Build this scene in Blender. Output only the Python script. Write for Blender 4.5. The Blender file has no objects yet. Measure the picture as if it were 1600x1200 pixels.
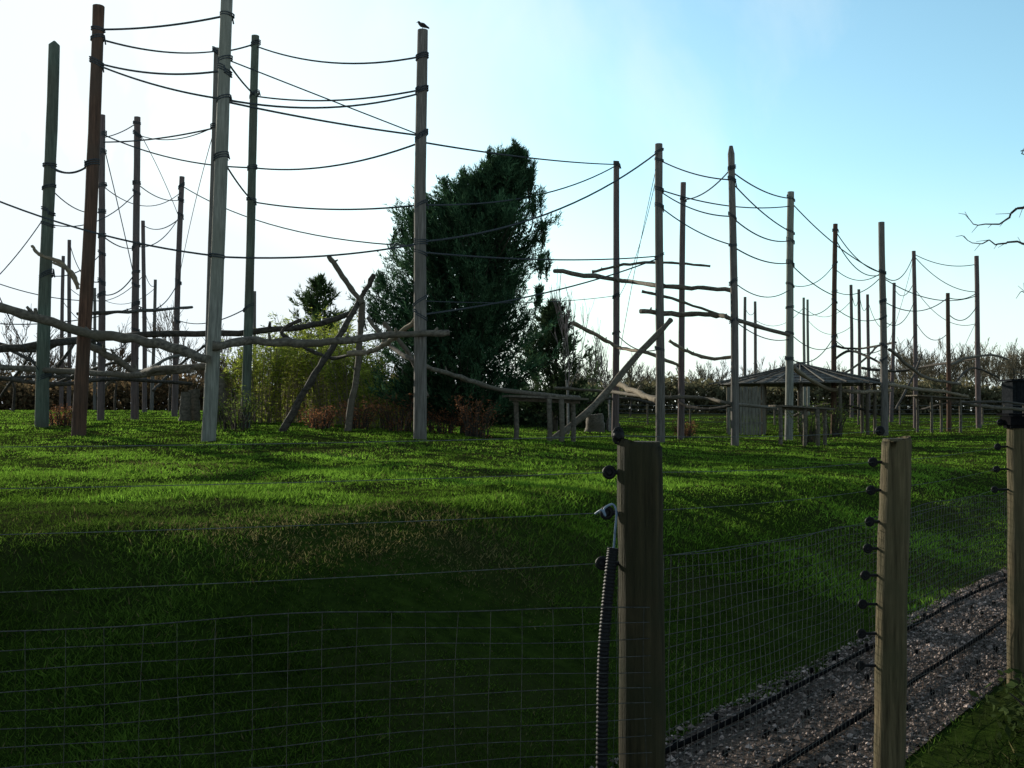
import bpy, math, random
import numpy as np
from mathutils import Vector
R=math.radians
rng=np.random.default_rng(7); random.seed(7)
C=bpy.context.scene.collection
vs_=bpy.context.scene.view_settings; vs_.view_transform='Standard'; vs_.look='None'; vs_.exposure=0; vs_.gamma=1
EYE=1.6; PITCH=R(1.5); F=1600.0
# ---------------------------------------------------------------- camera
cd=bpy.data.cameras.new('camera'); cam=bpy.data.objects.new('camera',cd); C.objects.link(cam)
cam.location=(0,0,EYE); cam.rotation_euler=(R(90)+PITCH,0,0); cd.lens=36; cd.sensor_width=36; cd.clip_end=5000; cd.clip_start=.05
bpy.context.scene.camera=cam
def P(px,py,D):
    u=(px-800)/F; v=(600-py)/F
    t=D/(math.cos(PITCH)-math.sin(PITCH)*v)
    return Vector((u*t, D, EYE+(math.sin(PITCH)+math.cos(PITCH)*v)*t))
# ---------------------------------------------------------------- world and sun
SAZ=R(-40); SEL=R(14.5)
sund=Vector((math.sin(SAZ)*math.cos(SEL), math.cos(SAZ)*math.cos(SEL), math.sin(SEL)))
w=bpy.data.worlds.new('World'); bpy.context.scene.world=w; w.use_nodes=True
nt=w.node_tree; nt.nodes.clear()
def N(nt,t,**k):
    n=nt.nodes.new(t)
    for a,b in k.items(): setattr(n,a,b)
    return n
sky=N(nt,'ShaderNodeTexSky',sky_type='NISHITA',sun_disc=False,sun_elevation=SEL,sun_rotation=SAZ,air_density=1.0,dust_density=1.0,ozone_density=2.0)
bg=N(nt,'ShaderNodeBackground'); bg.inputs[1].default_value=.13
out=N(nt,'ShaderNodeOutputWorld')
tc=N(nt,'ShaderNodeTexCoord'); mp=N(nt,'ShaderNodeMapping'); mp.inputs['Scale'].default_value=(3.2,3.2,1.1); mp.inputs['Rotation'].default_value=(.25,.35,.4)
nz=N(nt,'ShaderNodeTexNoise'); nz.inputs['Scale'].default_value=1.3; nz.inputs['Detail'].default_value=7; nz.inputs['Roughness'].default_value=.55; nz.inputs['Distortion'].default_value=.6
cr=N(nt,'ShaderNodeMapRange'); cr.inputs['From Min'].default_value=.5; cr.inputs['From Max'].default_value=.78; cr.inputs['To Max'].default_value=.6
mx=N(nt,'ShaderNodeMix',data_type='RGBA'); mx.inputs['B'].default_value=(7.3,8.1,8.4,1)
tint=N(nt,'ShaderNodeMix',data_type='RGBA',blend_type='MULTIPLY'); tint.inputs['Factor'].default_value=1; tint.inputs['B'].default_value=(.82,1.0,.90,1)
dt=N(nt,'ShaderNodeVectorMath',operation='DOT_PRODUCT'); dt.inputs[1].default_value=(.0,.99,.12)
gr=N(nt,'ShaderNodeMapRange',interpolation_type='SMOOTHSTEP'); gr.inputs['From Min'].default_value=.05; gr.inputs['From Max'].default_value=.85; gr.inputs['To Min'].default_value=.75; gr.inputs['To Max'].default_value=2.15
dg=N(nt,'ShaderNodeVectorMath',operation='DOT_PRODUCT'); dg.inputs[1].default_value=tuple(sund)
gl=N(nt,'ShaderNodeMapRange',interpolation_type='SMOOTHSTEP'); gl.inputs['From Min'].default_value=.70; gl.inputs['From Max'].default_value=.99
sx=N(nt,'ShaderNodeSeparateXYZ'); hr=N(nt,'ShaderNodeMapRange',interpolation_type='SMOOTHSTEP'); hr.inputs['From Min'].default_value=.0; hr.inputs['From Max'].default_value=.24; hr.inputs['To Min'].default_value=.8; hr.inputs['To Max'].default_value=0
ad=N(nt,'ShaderNodeMath',operation='ADD'); ad2=N(nt,'ShaderNodeMath',operation='ADD'); ad2.use_clamp=True
sc=N(nt,'ShaderNodeVectorMath',operation='SCALE')
L=nt.links.new
L(tc.outputs['Generated'],mp.inputs['Vector']); L(mp.outputs[0],nz.inputs['Vector']); L(nz.outputs['Fac'],cr.inputs['Value'])
L(tc.outputs['Generated'],dt.inputs[0]); L(dt.outputs['Value'],gr.inputs['Value']); L(tc.outputs['Generated'],dg.inputs[0]); L(dg.outputs['Value'],gl.inputs['Value'])
L(tc.outputs['Generated'],sx.inputs[0]); L(sx.outputs['Z'],hr.inputs['Value'])
L(cr.outputs[0],ad.inputs[0]); L(gl.outputs[0],ad.inputs[1]); L(ad.outputs[0],ad2.inputs[0]); L(hr.outputs[0],ad2.inputs[1])
L(sky.outputs[0],tint.inputs['A']); L(tint.outputs['Result'],sc.inputs[0]); L(gr.outputs[0],sc.inputs['Scale'])
L(sc.outputs[0],mx.inputs['A']); L(ad2.outputs[0],mx.inputs['Factor']); L(mx.outputs['Result'],bg.inputs[0]); L(bg.outputs[0],out.inputs[0])
sl=bpy.data.lights.new('sun','SUN'); sl.energy=5; sl.angle=R(.5); sl.color=(1,.93,.78)
so=bpy.data.objects.new('sun',sl); C.objects.link(so); so.rotation_euler=(-sund).to_track_quat('-Z','Y').to_euler(); so.location=(-20,30,30)
# ---------------------------------------------------------------- materials
def mat_noise(name,c1,c2,scale=4,stretch=(1,1,1),rough=.85,bump=.3,c3=None,big=.6,spec=.15,gain=1.0):
    m=bpy.data.materials.new(name); m.use_nodes=True; t=m.node_tree; b=t.nodes['Principled BSDF']
    c1,c2=[tuple(q*gain for q in c) for c in(c1,c2)]; c3=tuple(q*gain for q in c3) if c3 else None
    l=t.links.new
    tc=N(t,'ShaderNodeTexCoord'); mp=N(t,'ShaderNodeMapping'); mp.inputs['Scale'].default_value=stretch
    n1=N(t,'ShaderNodeTexNoise'); n1.inputs['Scale'].default_value=scale; n1.inputs['Detail'].default_value=8; n1.inputs['Roughness'].default_value=.65
    l(tc.outputs['Object'],mp.inputs[0]); l(mp.outputs[0],n1.inputs['Vector'])
    r=N(t,'ShaderNodeValToRGB'); r.color_ramp.elements[0].position=.35; r.color_ramp.elements[1].position=.68
    r.color_ramp.elements[0].color=(*c1,1); r.color_ramp.elements[1].color=(*c2,1); l(n1.outputs['Fac'],r.inputs[0])
    col=r.outputs[0]
    if c3:
        n2=N(t,'ShaderNodeTexNoise'); n2.inputs['Scale'].default_value=big; n2.inputs['Detail'].default_value=4
        l(tc.outputs['Object'],n2.inputs['Vector'])
        mr=N(t,'ShaderNodeMapRange'); mr.inputs['From Min'].default_value=.42; mr.inputs['From Max'].default_value=.66
        l(n2.outputs['Fac'],mr.inputs[0]); mm=N(t,'ShaderNodeMix',data_type='RGBA'); l(mr.outputs[0],mm.inputs['Factor']); l(col,mm.inputs['A']); mm.inputs['B'].default_value=(*c3,1); col=mm.outputs['Result']
    bp=N(t,'ShaderNodeBump'); bp.inputs['Strength'].default_value=bump; bp.inputs['Distance'].default_value=.02; l(n1.outputs['Fac'],bp.inputs['Height'])
    if spec==0:
        t.nodes.remove(b); d=N(t,'ShaderNodeBsdfDiffuse'); l(col,d.inputs[0]); l(bp.outputs[0],d.inputs['Normal']); l(d.outputs[0],t.nodes['Material Output'].inputs[0]); return m
    l(col,b.inputs['Base Color']); b.inputs['Roughness'].default_value=rough; b.inputs['Specular IOR Level'].default_value=spec; l(bp.outputs[0],b.inputs['Normal'])
    return m
def mat_leaf(name,transl=.4,gain=1.0):
    m=bpy.data.materials.new(name); m.use_nodes=True; t=m.node_tree; t.nodes.clear(); l=t.links.new
    a=N(t,'ShaderNodeAttribute',attribute_name='Col'); d=N(t,'ShaderNodeBsdfDiffuse')
    tcn=N(t,'ShaderNodeTexCoord'); n=N(t,'ShaderNodeTexNoise'); n.inputs['Scale'].default_value=.9; n.inputs['Detail'].default_value=3; l(tcn.outputs['Object'],n.inputs['Vector'])
    mr=N(t,'ShaderNodeMapRange'); mr.inputs['From Min'].default_value=.3; mr.inputs['From Max'].default_value=.7; mr.inputs['To Min'].default_value=.6*gain; mr.inputs['To Max'].default_value=1.35*gain
    l(n.outputs['Fac'],mr.inputs[0]); vm=N(t,'ShaderNodeVectorMath',operation='SCALE'); l(a.outputs['Color'],vm.inputs[0]); l(mr.outputs[0],vm.inputs['Scale'])
    l(vm.outputs[0],d.inputs[0]); o=N(t,'ShaderNodeOutputMaterial')
    if transl>0:
        tr=N(t,'ShaderNodeBsdfTranslucent'); mi=N(t,'ShaderNodeMixShader'); mi.inputs[0].default_value=transl; l(vm.outputs[0],tr.inputs[0]); l(d.outputs[0],mi.inputs[1]); l(tr.outputs[0],mi.inputs[2]); l(mi.outputs[0],o.inputs[0])
    else: l(d.outputs[0],o.inputs[0])
    return m
M={}
G=(9,9,.7); PG=1.65
M['green']=mat_noise('green_weathered_pole',(.04,.055,.045),(.11,.135,.105),3,G,c3=(.06,.06,.045),gain=PG)
M['rust']=mat_noise('rust_brown_pole',(.035,.02,.015),(.11,.06,.04),3,G,c3=(.06,.045,.035),gain=PG)
M['pale']=mat_noise('pale_grey_pole',(.09,.09,.08),(.23,.23,.20),3,G,c3=(.13,.135,.11),gain=PG)
M['grey']=mat_noise('grey_pole',(.055,.05,.045),(.17,.155,.14),3,G,c3=(.09,.083,.072),gain=PG)
M['brown']=mat_noise('brown_pole',(.05,.036,.036),(.15,.11,.10),3,G,c3=(.09,.08,.08),gain=PG)
M['dark']=mat_noise('dark_pole',(.015,.017,.016),(.05,.05,.043),3,G,c3=(.03,.035,.03))
M['log']=mat_noise('grey_log_bark',(.042,.036,.03),(.16,.14,.11),5,(2,3,3),bump=.6,c3=(.08,.068,.05),gain=1.6)
M['palelog']=mat_noise('pale_lit_log',(.10,.08,.06),(.28,.235,.17),5,(2,3,3),bump=.5,c3=(.15,.12,.08),gain=1.4)  # pale wood; sunlight on the lit logs is put into this colour
M['darklog']=mat_noise('dark_shaded_log',(.022,.019,.016),(.08,.07,.058),5,(2,3,3),bump=.6,gain=1.5)  # darker log copy, shade on the unlit logs put into the colour
M['rope']=mat_noise('dark_rope',(.04,.048,.055),(.10,.115,.125),40,spec=0)
M['post']=mat_noise('treated_fence_post',(.022,.018,.010),(.088,.07,.038),4,(14,14,.8),bump=1.0,c3=(.034,.036,.018),big=4)
M['post_light']=mat_noise('weathered_fence_post',(.055,.043,.024),(.23,.18,.10),4,(14,14,.8),bump=1.0,c3=(.10,.09,.048),big=4)
M['postend']=mat_noise('post_end_grain',(.03,.028,.02),(.10,.09,.06),30,bump=.6)
M['plastic']=mat_noise('black_plastic',(.006,.006,.007),(.014,.014,.016),20,rough=.6,bump=.05,spec=.2)
M['matteblack']=mat_noise('matte_black_pipe',(.006,.006,.007),(.014,.014,.015),20,spec=0)
M['wire']=mat_noise('galvanised_wire',(.07,.075,.075),(.17,.18,.175),60,rough=.7,bump=.05,spec=.1)
M['meshwire']=mat_noise('dull_mesh_wire',(.04,.043,.042),(.11,.118,.115),60,rough=.8,bump=.05,spec=.05)
M['cable']=mat_noise('blue_grey_cable',(.12,.17,.25),(.24,.32,.42),30,rough=.5,bump=.05)
M['ground']=mat_noise('turf_soil',(.016,.028,.006),(.036,.06,.010),9,bump=.8,c3=(.034,.036,.013),big=.35,spec=0)
M['gravel']=mat_noise('gravel_bed',(.05,.038,.031),(.17,.135,.115),60,bump=1.0,spec=0)
M['plank']=mat_noise('silver_planks',(.14,.13,.11),(.34,.32,.27),4,(6,6,.6),bump=.3)
M['slat']=mat_noise('roof_slats',(.06,.056,.05),(.19,.18,.16),5,(2,2,2),bump=.4)
M['bark']=mat_noise('tree_bark',(.03,.024,.02),(.10,.085,.065),6,(2,2,.6),bump=.6)
M['birch']=mat_noise('pale_birch_bark',(.18,.17,.16),(.45,.43,.4),6,(2,2,4),bump=.2)
M['metal']=mat_noise('dark_grey_metal',(.012,.014,.016),(.028,.03,.033),6,spec=0,bump=.1)
M['birdm']=mat_noise('bird_plumage',(.015,.015,.018),(.06,.055,.055),60,bump=.2)
M['whitef']=mat_noise('bird_white_bars',(.3,.3,.3),(.55,.55,.55),60,bump=.2)
M['leaf']=mat_leaf('leaf_foliage',.45); M['grass']=mat_leaf('grass_blades',.5); M['needle']=mat_leaf('conifer_needles',.25)
M['pebble']=mat_leaf('matte_coloured_surface',0.0)
# ---------------------------------------------------------------- mesh helpers
def link(o,parent=None):
    C.objects.link(o)
    if parent: o.parent=parent
    return o
def tag(o,label=None,cat=None,group=None,kind=None):
    if label: o['label']=label
    if cat: o['category']=cat
    if group: o['group']=group
    if kind: o['kind']=kind
    return o
def empty(name,loc,label,cat,group=None):
    o=bpy.data.objects.new(name,None); o.location=loc; o.empty_display_size=.2; link(o); return tag(o,label,cat,group)
def wloc(o):
    v=Vector((0,0,0))
    while o: v+=Vector(o.location); o=o.parent
    return v
class MB:
    def __init__(s): s.v=[]; s.f=[]; s.sm=[]
    def add(s,vs,fs,smooth=False):
        k=len(s.v); s.v+= [tuple(q) for q in vs]; s.f+=[tuple(i+k for i in f) for f in fs]; s.sm+=[smooth]*len(fs); return s
    def tube(s,pts,rad,n=8,jit=0.0,cap=True,smooth=True):
        pts=[Vector(p) for p in pts]
        if not hasattr(rad,'__len__'): rad=[rad]*len(pts)
        m=len(pts); vs=[]; fs=[]
        t0=(pts[1]-pts[0]).normalized(); a=Vector((0,0,1)) if abs(t0.z)<.9 else Vector((1,0,0)); nrm=t0.cross(a).normalized()
        for i in range(m):
            t=(pts[min(i+1,m-1)]-pts[max(i-1,0)]).normalized()
            nrm=(nrm-t*nrm.dot(t)).normalized(); b=t.cross(nrm)
            for k in range(n):
                an=2*math.pi*k/n; r=rad[i]*(1+(random.uniform(-jit,jit) if jit else 0))
                vs.append(pts[i]+(nrm*math.cos(an)+b*math.sin(an))*r)
        for i in range(m-1):
            for k in range(n):
                k2=(k+1)%n; fs.append((i*n+k,i*n+k2,(i+1)*n+k2,(i+1)*n+k))
        s.add(vs,fs,smooth)
        if cap: s.add(vs[:n],[tuple(range(n))[::-1]]); s.add(vs[-n:],[tuple(range(n))])
        return s
    def box(s,c,sz,ax=None):
        c=Vector(c); X,Y,Z=ax or (Vector((1,0,0)),Vector((0,1,0)),Vector((0,0,1)))
        vs=[c+X*(i*sz[0]/2)+Y*(j*sz[1]/2)+Z*(k*sz[2]/2) for k in(-1,1) for j in(-1,1) for i in(-1,1)]
        return s.add(vs,[(0,2,3,1),(4,5,7,6),(0,1,5,4),(2,6,7,3),(0,4,6,2),(1,3,7,5)])
    def build(s,name,mat,parent=None,origin=None):
        o0=wloc(parent) if parent else (Vector(origin) if origin is not None else Vector((0,0,0)))
        me=bpy.data.meshes.new(name); me.from_pydata([(a-o0.x,b-o0.y,c-o0.z) for a,b,c in s.v],[],s.f)
        me.polygons.foreach_set('use_smooth',s.sm); me.materials.append(mat); me.update()
        o=bpy.data.objects.new(name,me); link(o,parent)
        if not parent: o.location=o0
        return o
def soup(name,tris,cols,mat,parent=None,origin=(0,0,0)):
    tris=np.asarray(tris,dtype=np.float32); n,k=tris.shape[:2]
    o0=np.array(parent.location if parent else origin,dtype=np.float32)
    co=(tris-o0).reshape(-1,3); me=bpy.data.meshes.new(name)
    me.vertices.add(n*k); me.vertices.foreach_set('co',co.ravel()); me.loops.add(n*k); me.loops.foreach_set('vertex_index',np.arange(n*k,dtype=np.int32))
    me.polygons.add(n); me.polygons.foreach_set('loop_start',np.arange(0,n*k,k,dtype=np.int32)); me.update(calc_edges=True)
    ca=me.color_attributes.new('Col','FLOAT_COLOR','POINT'); c4=np.ones((n,k,4),np.float32); c4[:,:,:3]=np.asarray(cols)[:,None,:]; ca.data.foreach_set('color',c4.ravel())
    me.materials.append(mat); o=bpy.data.objects.new(name,me); link(o,parent)
    if not parent: o.location=origin
    return o
def nrm(a): return a/np.maximum(np.linalg.norm(a,axis=-1,keepdims=True),1e-9)
def blades(b,d,ln,wd):
    n=len(b); d=nrm(d); r=rng.normal(size=(n,3)); side=nrm(np.cross(d,r))*(wd[:,None]/2)
    return np.stack([b-side,b+side,b+d*ln[:,None]],axis=1)
def leaves4(b,d,ln,wd):
    n=len(b); d=nrm(d); r=rng.normal(size=(n,3)); side=nrm(np.cross(d,r))*(wd[:,None]/2); mid=b+d*(ln*.45)[:,None]
    return np.stack([b,mid+side,b+d*ln[:,None],mid-side],axis=1)
def vary(n,c1,c2,s=.25):
    t=rng.random((n,1)); c=np.array(c1)*(1-t)+np.array(c2)*t; return np.clip(c*(1+rng.normal(size=(n,1))*s),.002,.9)
# ---------------------------------------------------------------- poles table
PT={
'p1':(66,662,83,70,24,.29,'green','leftmost tall pole','tall green-grey weathered pole, the leftmost of the big climbing poles'),
'p2':(124,690,155,10,21,.27,'rust','rust brown pole','tall rust brown pole leaning slightly right at the left side'),
'p3':(157,653,161,180,30,.2,'brown','slim pole beside it','slim brown pole standing just right of the rust brown pole'),
'p4':(211,648,214,183,31,.22,'brown','left middle pole','brown grey pole midway between the rust brown pole and the tallest pole'),
'p5':(272,648,284,276,38,.22,'brown','short leaning pole','shorter brown pole leaning right, left of the tallest pale pole'),
'p6':(226,645,224,345,48,.22,'brown','low background pole','low thin background pole just right of the left middle pole'),
'p7':(107,640,109,375,54,.22,'brown','first hidden pole','thin background pole hugging the left edge of the rust brown pole'),
'p8':(95,642,99,400,56,.22,'brown','second hidden pole','thin background pole right beside the leftmost tall pole'),
'p8b':(148,640,148,450,62,.2,'grey','far pole','very thin far pole between rust brown pole and its slim neighbour'),
'p8c':(237,640,243,437,60,.22,'grey','far pole b','very thin far pole left of the shorter leaning brown pole'),
'p9':(326,697,357,-22,20,.27,'pale','tallest pale pole','tallest pale grey pole whose top leaves the picture'),
'p10':(324,668,338,75,26,.18,'grey','pole behind it','grey pole half hidden just behind the tallest pale pole'),
'p11':(383,648,400,56,26,.23,'green','dark green pole','dark green stained pole right of the tallest pale pole'),
'p12':(398,640,398,455,75,.25,'grey','far pole c','small far pole seen right of the base of the dark green pole'),
'p13':(655,699,660,47,22,.27,'grey',"bird's pole",'thick grey pole in front of the dark conifer with a bird on top'),
'p14':(961,668,964,252,36,.24,'brown','pole right of conifer','slim brown pole standing right of the dark conifer'),
'p15':(1031,692,1030,225,31,.27,'grey','guyed pole','dark grey pole behind the corner fence post with guy ropes at its top'),
'p16':(1063,693,1068,285,35,.22,'brown','reddish pole','thin reddish brown pole just right of the guyed pole'),
'p17':(1149,705,1143,228,30,.23,'grey','narrow tipped pole','grey pole with a narrow tip standing left of the round shelter'),
'p18':(1232,697,1236,300,36,.28,'pale','shelter pole','pale grey pole standing directly in front of the round shelter'),
'p19':(1302,678,1305,350,44,.23,'rust','shelter side pole','reddish pole rising at the right side of the round shelter'),
'p20':(1382,682,1378,347,42,.29,'grey','stout right pole','stout grey pole behind the middle fence post'),
'p21':(1393,660,1397,442,62,.24,'brown','slim shadowing pole','slim brown pole just right of the stout grey pole'),
'p22':(1431,668,1428,392,53,.24,'brown','tall background pole','brown background pole between the stout pole and short reddish pole'),
'p23':(1483,678,1481,458,48,.22,'rust','short reddish pole','short reddish pole second from the right end'),
'p24':(1530,672,1525,400,52,.27,'brown','rightmost pole','rightmost tall brown pole of the climbing frame'),
'f1':(1164,645,1164,464,78,.26,'grey','far pole d','thin far pole above the left end of the shelter roof'),
'f2':(1180,645,1180,471,80,.26,'grey','far pole e','thin far pole second above the left part of the shelter roof'),
'f3':(1257,645,1256,465,80,.24,'pale','far pole f','thin far pole right of the shelter pole, taller of a close pair'),
'f4':(1263,645,1262,468,84,.24,'pale','far pole g','thin far pole right of the shelter pole, right one of close pair'),
'f5':(1331,655,1330,445,72,.26,'brown','far pole h','thin far pole left one of three behind the stout right pole'),
'f6':(1343,655,1342,452,76,.26,'brown','far pole i','thin far pole middle one of three behind the stout right pole'),
'f7':(1357,655,1356,460,74,.26,'brown','far pole j','thin far pole right one of three left of the stout right pole'),
}
# ---------------------------------------------------------------- terrain
F0=np.array([.335,2.67]); DR=np.array([.625,.78]); DR/=np.linalg.norm(DR); DL=np.array([-.970,-.242]); DL/=np.linalg.norm(DL)
NR=np.array([-DR[1],DR[0]]); NL=np.array([DL[1],-DL[0]])
def sdist(x,y):
    a=(x-F0[0])*NR[0]+(y-F0[1])*NR[1]; b=(x-F0[0])*NL[0]+(y-F0[1])*NL[1]
    k=.6; h=np.clip(.5+.5*(b-a)/k,0,1); return b*(1-h)+a*h-k*h*(1-h)
GS0,GS1,GA=.14,1.1,1.15
def ingravel(x,y):
    a=(x-F0[0])*DR[0]+(y-F0[1])*DR[1]; s=(x-F0[0])*NR[0]+(y-F0[1])*NR[1]
    e=.05*np.sin(a*3.1)+.03*np.sin(a*7.7)
    return (a>GA-.1)&(s>GS0)&(s<GS1+e)
ctrl=[]
for k,(bx,by,tx,ty,D,*_) in PT.items():
    q=P(bx,by,D); ctrl.append((q.x,q.y,q.z))
ctrl+=[(-4,9,.9),(0,9,.86),(-9,10,.95),(-14,14,.98),(3,12,.62),(7,16,.5),(12,25,.45),(20,34,.55),(-25,25,1.2),(-3,14,.86),(30,50,.9),(0,60,1.0),(10,70,1.1),(30,80,1.05),(-50,70,1.3),(-30,45,1.4)]
ctrl=np.array(ctrl)
def sst(a,b,x): t=np.clip((x-a)/(b-a),0,1); return t*t*(3-2*t)
def H(x,y):
    x=np.asarray(x,float); y=np.asarray(y,float); sg=2.2+.13*np.clip(y,0,80)
    num=np.full(x.shape,1e-4*1.0); den=np.full(x.shape,1e-4)
    for cx,cy,cz in ctrl:
        wgt=np.exp(-((x-cx)**2+(y-cy)**2)/(2*sg*sg)); num=num+wgt*cz; den=den+wgt
    pl=num/den; s=sdist(x,y)
    lump=.04*np.sin(x*1.9+.7*y)*np.sin(y*1.3-x*.6+1)+.022*np.sin(x*4.3+2)*np.sin(y*3.7)+.012*np.sin(x*9.1+y*3)*np.sin(y*8.3)
    b=sst(1.15,4.4,s)
    return pl*b+lump*sst(1.15,2.2,s)*np.clip(1-y/60,0.2,1)
def hz(x,y): return float(H(np.array([x]),np.array([y]))[0])
def axis(stops):
    out=[]
    for a,b,st in stops: out+=list(np.arange(a,b,st))
    return out
ys=axis([(-6,0,1),(0,12,.16),(12,30,.5),(30,90,2),(90,300,15)])+[300,450,700,1100,1800,3000]
xp=axis([(0,10,.2),(10,30,.8),(30,90,4),(90,300,20)])+[300,500,900,1600,3000]
xs=[-a for a in xp[:0:-1]]+xp
X,Y=np.meshgrid(xs,ys); Z=H(X,Y); ny,nx=X.shape
me=bpy.data.meshes.new('ground'); vs=np.stack([X,Y,Z],-1).reshape(-1,3)
fs=[(j*nx+i,j*nx+i+1,(j+1)*nx+i+1,(j+1)*nx+i) for j in range(ny-1) for i in range(nx-1)]
me.from_pydata(vs.tolist(),[],fs); me.polygons.foreach_set('use_smooth',[True]*len(fs)); me.materials.append(M['ground']); me.update()
g=bpy.data.objects.new('ground',me); link(g); tag(g,'grassy enclosure ground rising from a dry moat to a low plateau','ground',kind='structure')
def pR(a,s): q=F0+DR*a+NR*s; return Vector((q[0],q[1],0))
def pL(a,s): q=F0+DL*a+NL*s; return Vector((q[0],q[1],0))
mb=MB(); A0=list(np.arange(GA,22,.25)); l0=[pR(a,GS0) for a in A0]; l1=[pR(a,GS1+.05*math.sin(a*3.1)+.03*math.sin(a*7.7)) for a in A0]
for l_ in(l0,l1):
    for q in l_: q.z=.008
n=len(l0); mb.add(l0+l1,[(i,i+1,n+i+1,n+i) for i in range(n-1)])
tag(mb.build('gravel_path',M['gravel']),'strip of grey gravel along the inside foot of the fence','gravel strip',kind='structure')
n=32000; a=rng.random(n)**.75*12.5+GA-.1; s=rng.uniform(GS0,GS1+.1,n); q=F0+DR*a[:,None]+NR*s[:,None]
r=rng.uniform(.0045,.011,n)*(1+(rng.random(n)>.95)*1.0)*(1+.03*a)
cen=np.stack([q[:,0],q[:,1],.008+r*.3],1); oc=np.array([[1,0,0],[0,1,0],[-1,0,0],[0,-1,0],[0,0,.8]])
rot=rng.uniform(0,6.28,n); ca,sa=np.cos(rot),np.sin(rot); scl=r[:,None,None]*(oc[None]*rng.uniform(.7,1.4,(n,1,3))+rng.normal(size=(n,5,3))*.12)
vx=scl[:,:,0]*ca[:,None]-scl[:,:,1]*sa[:,None]; vy=scl[:,:,0]*sa[:,None]+scl[:,:,1]*ca[:,None]; V=np.stack([vx,vy,scl[:,:,2]],-1)+cen[:,None]
T=np.concatenate([V[:,[i,(i+1)%4,4]] for i in range(4)],0); pc=vary(n,(.05,.038,.032),(.40,.31,.27),.4)
tag(soup('pebbles',T,np.tile(pc,(4,1)),M['pebble']),'loose pinkish grey pebbles scattered over the gravel strip','pebbles',kind='stuff')
# grass
def grass(name,nt_,dmin,dmax,per,lmin,lmax,wd,label,cond,umax=.64,c1=(.03,.10,.008),c2=(.09,.21,.018),pw=.5,straw=1.05):
    t=rng.random(nt_); D=(dmin**-pw+(dmax**-pw-dmin**-pw)*t)**(-1/pw); x=rng.uniform(-umax,umax,nt_)*(D+1); ok=cond(x,D); x=x[ok]; D=D[ok]
    cl=np.sin(x*2.1+1.3*np.sin(D*.9))+np.sin(D*1.7+1.1*np.sin(x*1.3+2)); br=np.sin(x*.8+2*np.sin(D*.35+1))*np.sin(D*.7+x*.3)
    br=br+.75*np.exp(-(((x+.2+.25*np.sin(D*5))/1.3)**2+((D-6.7+.3*np.sin(x*3))/.55)**2))
    m=len(x); bx=np.repeat(x,per)+rng.normal(size=m*per)*.05*np.repeat(1+D*.04,per); by=np.repeat(D,per)+rng.normal(size=m*per)*.05*np.repeat(1+D*.04,per)
    ok=cond(bx,by); DD=np.repeat(D,per); cl=np.repeat(cl,per); br=np.repeat(br+rng.normal(size=m)*.3,per)
    bx,by,DD,cl,br=[q[ok] for q in(bx,by,DD,cl,br)]; n=len(bx)
    b=np.stack([bx,by,H(bx,by)-.008],1); d=np.stack([rng.normal(size=n)*.6,rng.normal(size=n)*.6,np.full(n,.7)],1)
    ln=rng.uniform(lmin,lmax,n)*(1+.22*cl)*(1+DD*.006); wv=wd*(1+DD*.09)*rng.uniform(.7,1.3,n)
    col=vary(n,c1,c2,.18)*(1+.13*cl)[:,None]; st=(br>straw)|(rng.random(n)<.03); col[st]=vary(int(st.sum()),(.07,.066,.025),(.17,.15,.065),.2)
    return tag(soup(name,blades(b,d,ln,wv),col,M['grass']),label,'grass',kind='stuff')
grass('bank_grass',42000,3.2,10.5,7,.020,.052,.0052,'short grass covering the shaded bank of the moat',lambda x,y:(sdist(x,y)>.1)&~ingravel(x,y),c1=(.036,.072,.010),c2=(.085,.15,.022),straw=.95)  # blade colours darkened, part of the bank's shade is painted in
grass('meadow_grass',44000,8.2,75,7,.026,.06,.0066,'sunlit green grass on the plateau among the poles',lambda x,y:(sdist(x,y)>1.2)&(y>8.2),c1=(.085,.17,.016),c2=(.19,.35,.04),straw=1.1)  # same turf in brighter colours, sunlight partly painted into the blades
grass('verge_grass',7000,2.2,11,7,.03,.08,.007,'dark rough grass and weeds at the near foot of the fence',lambda x,y:(sdist(x,y)<.14)&(sdist(x,y)>-3),c1=(.016,.026,.007),c2=(.04,.055,.018))
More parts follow.
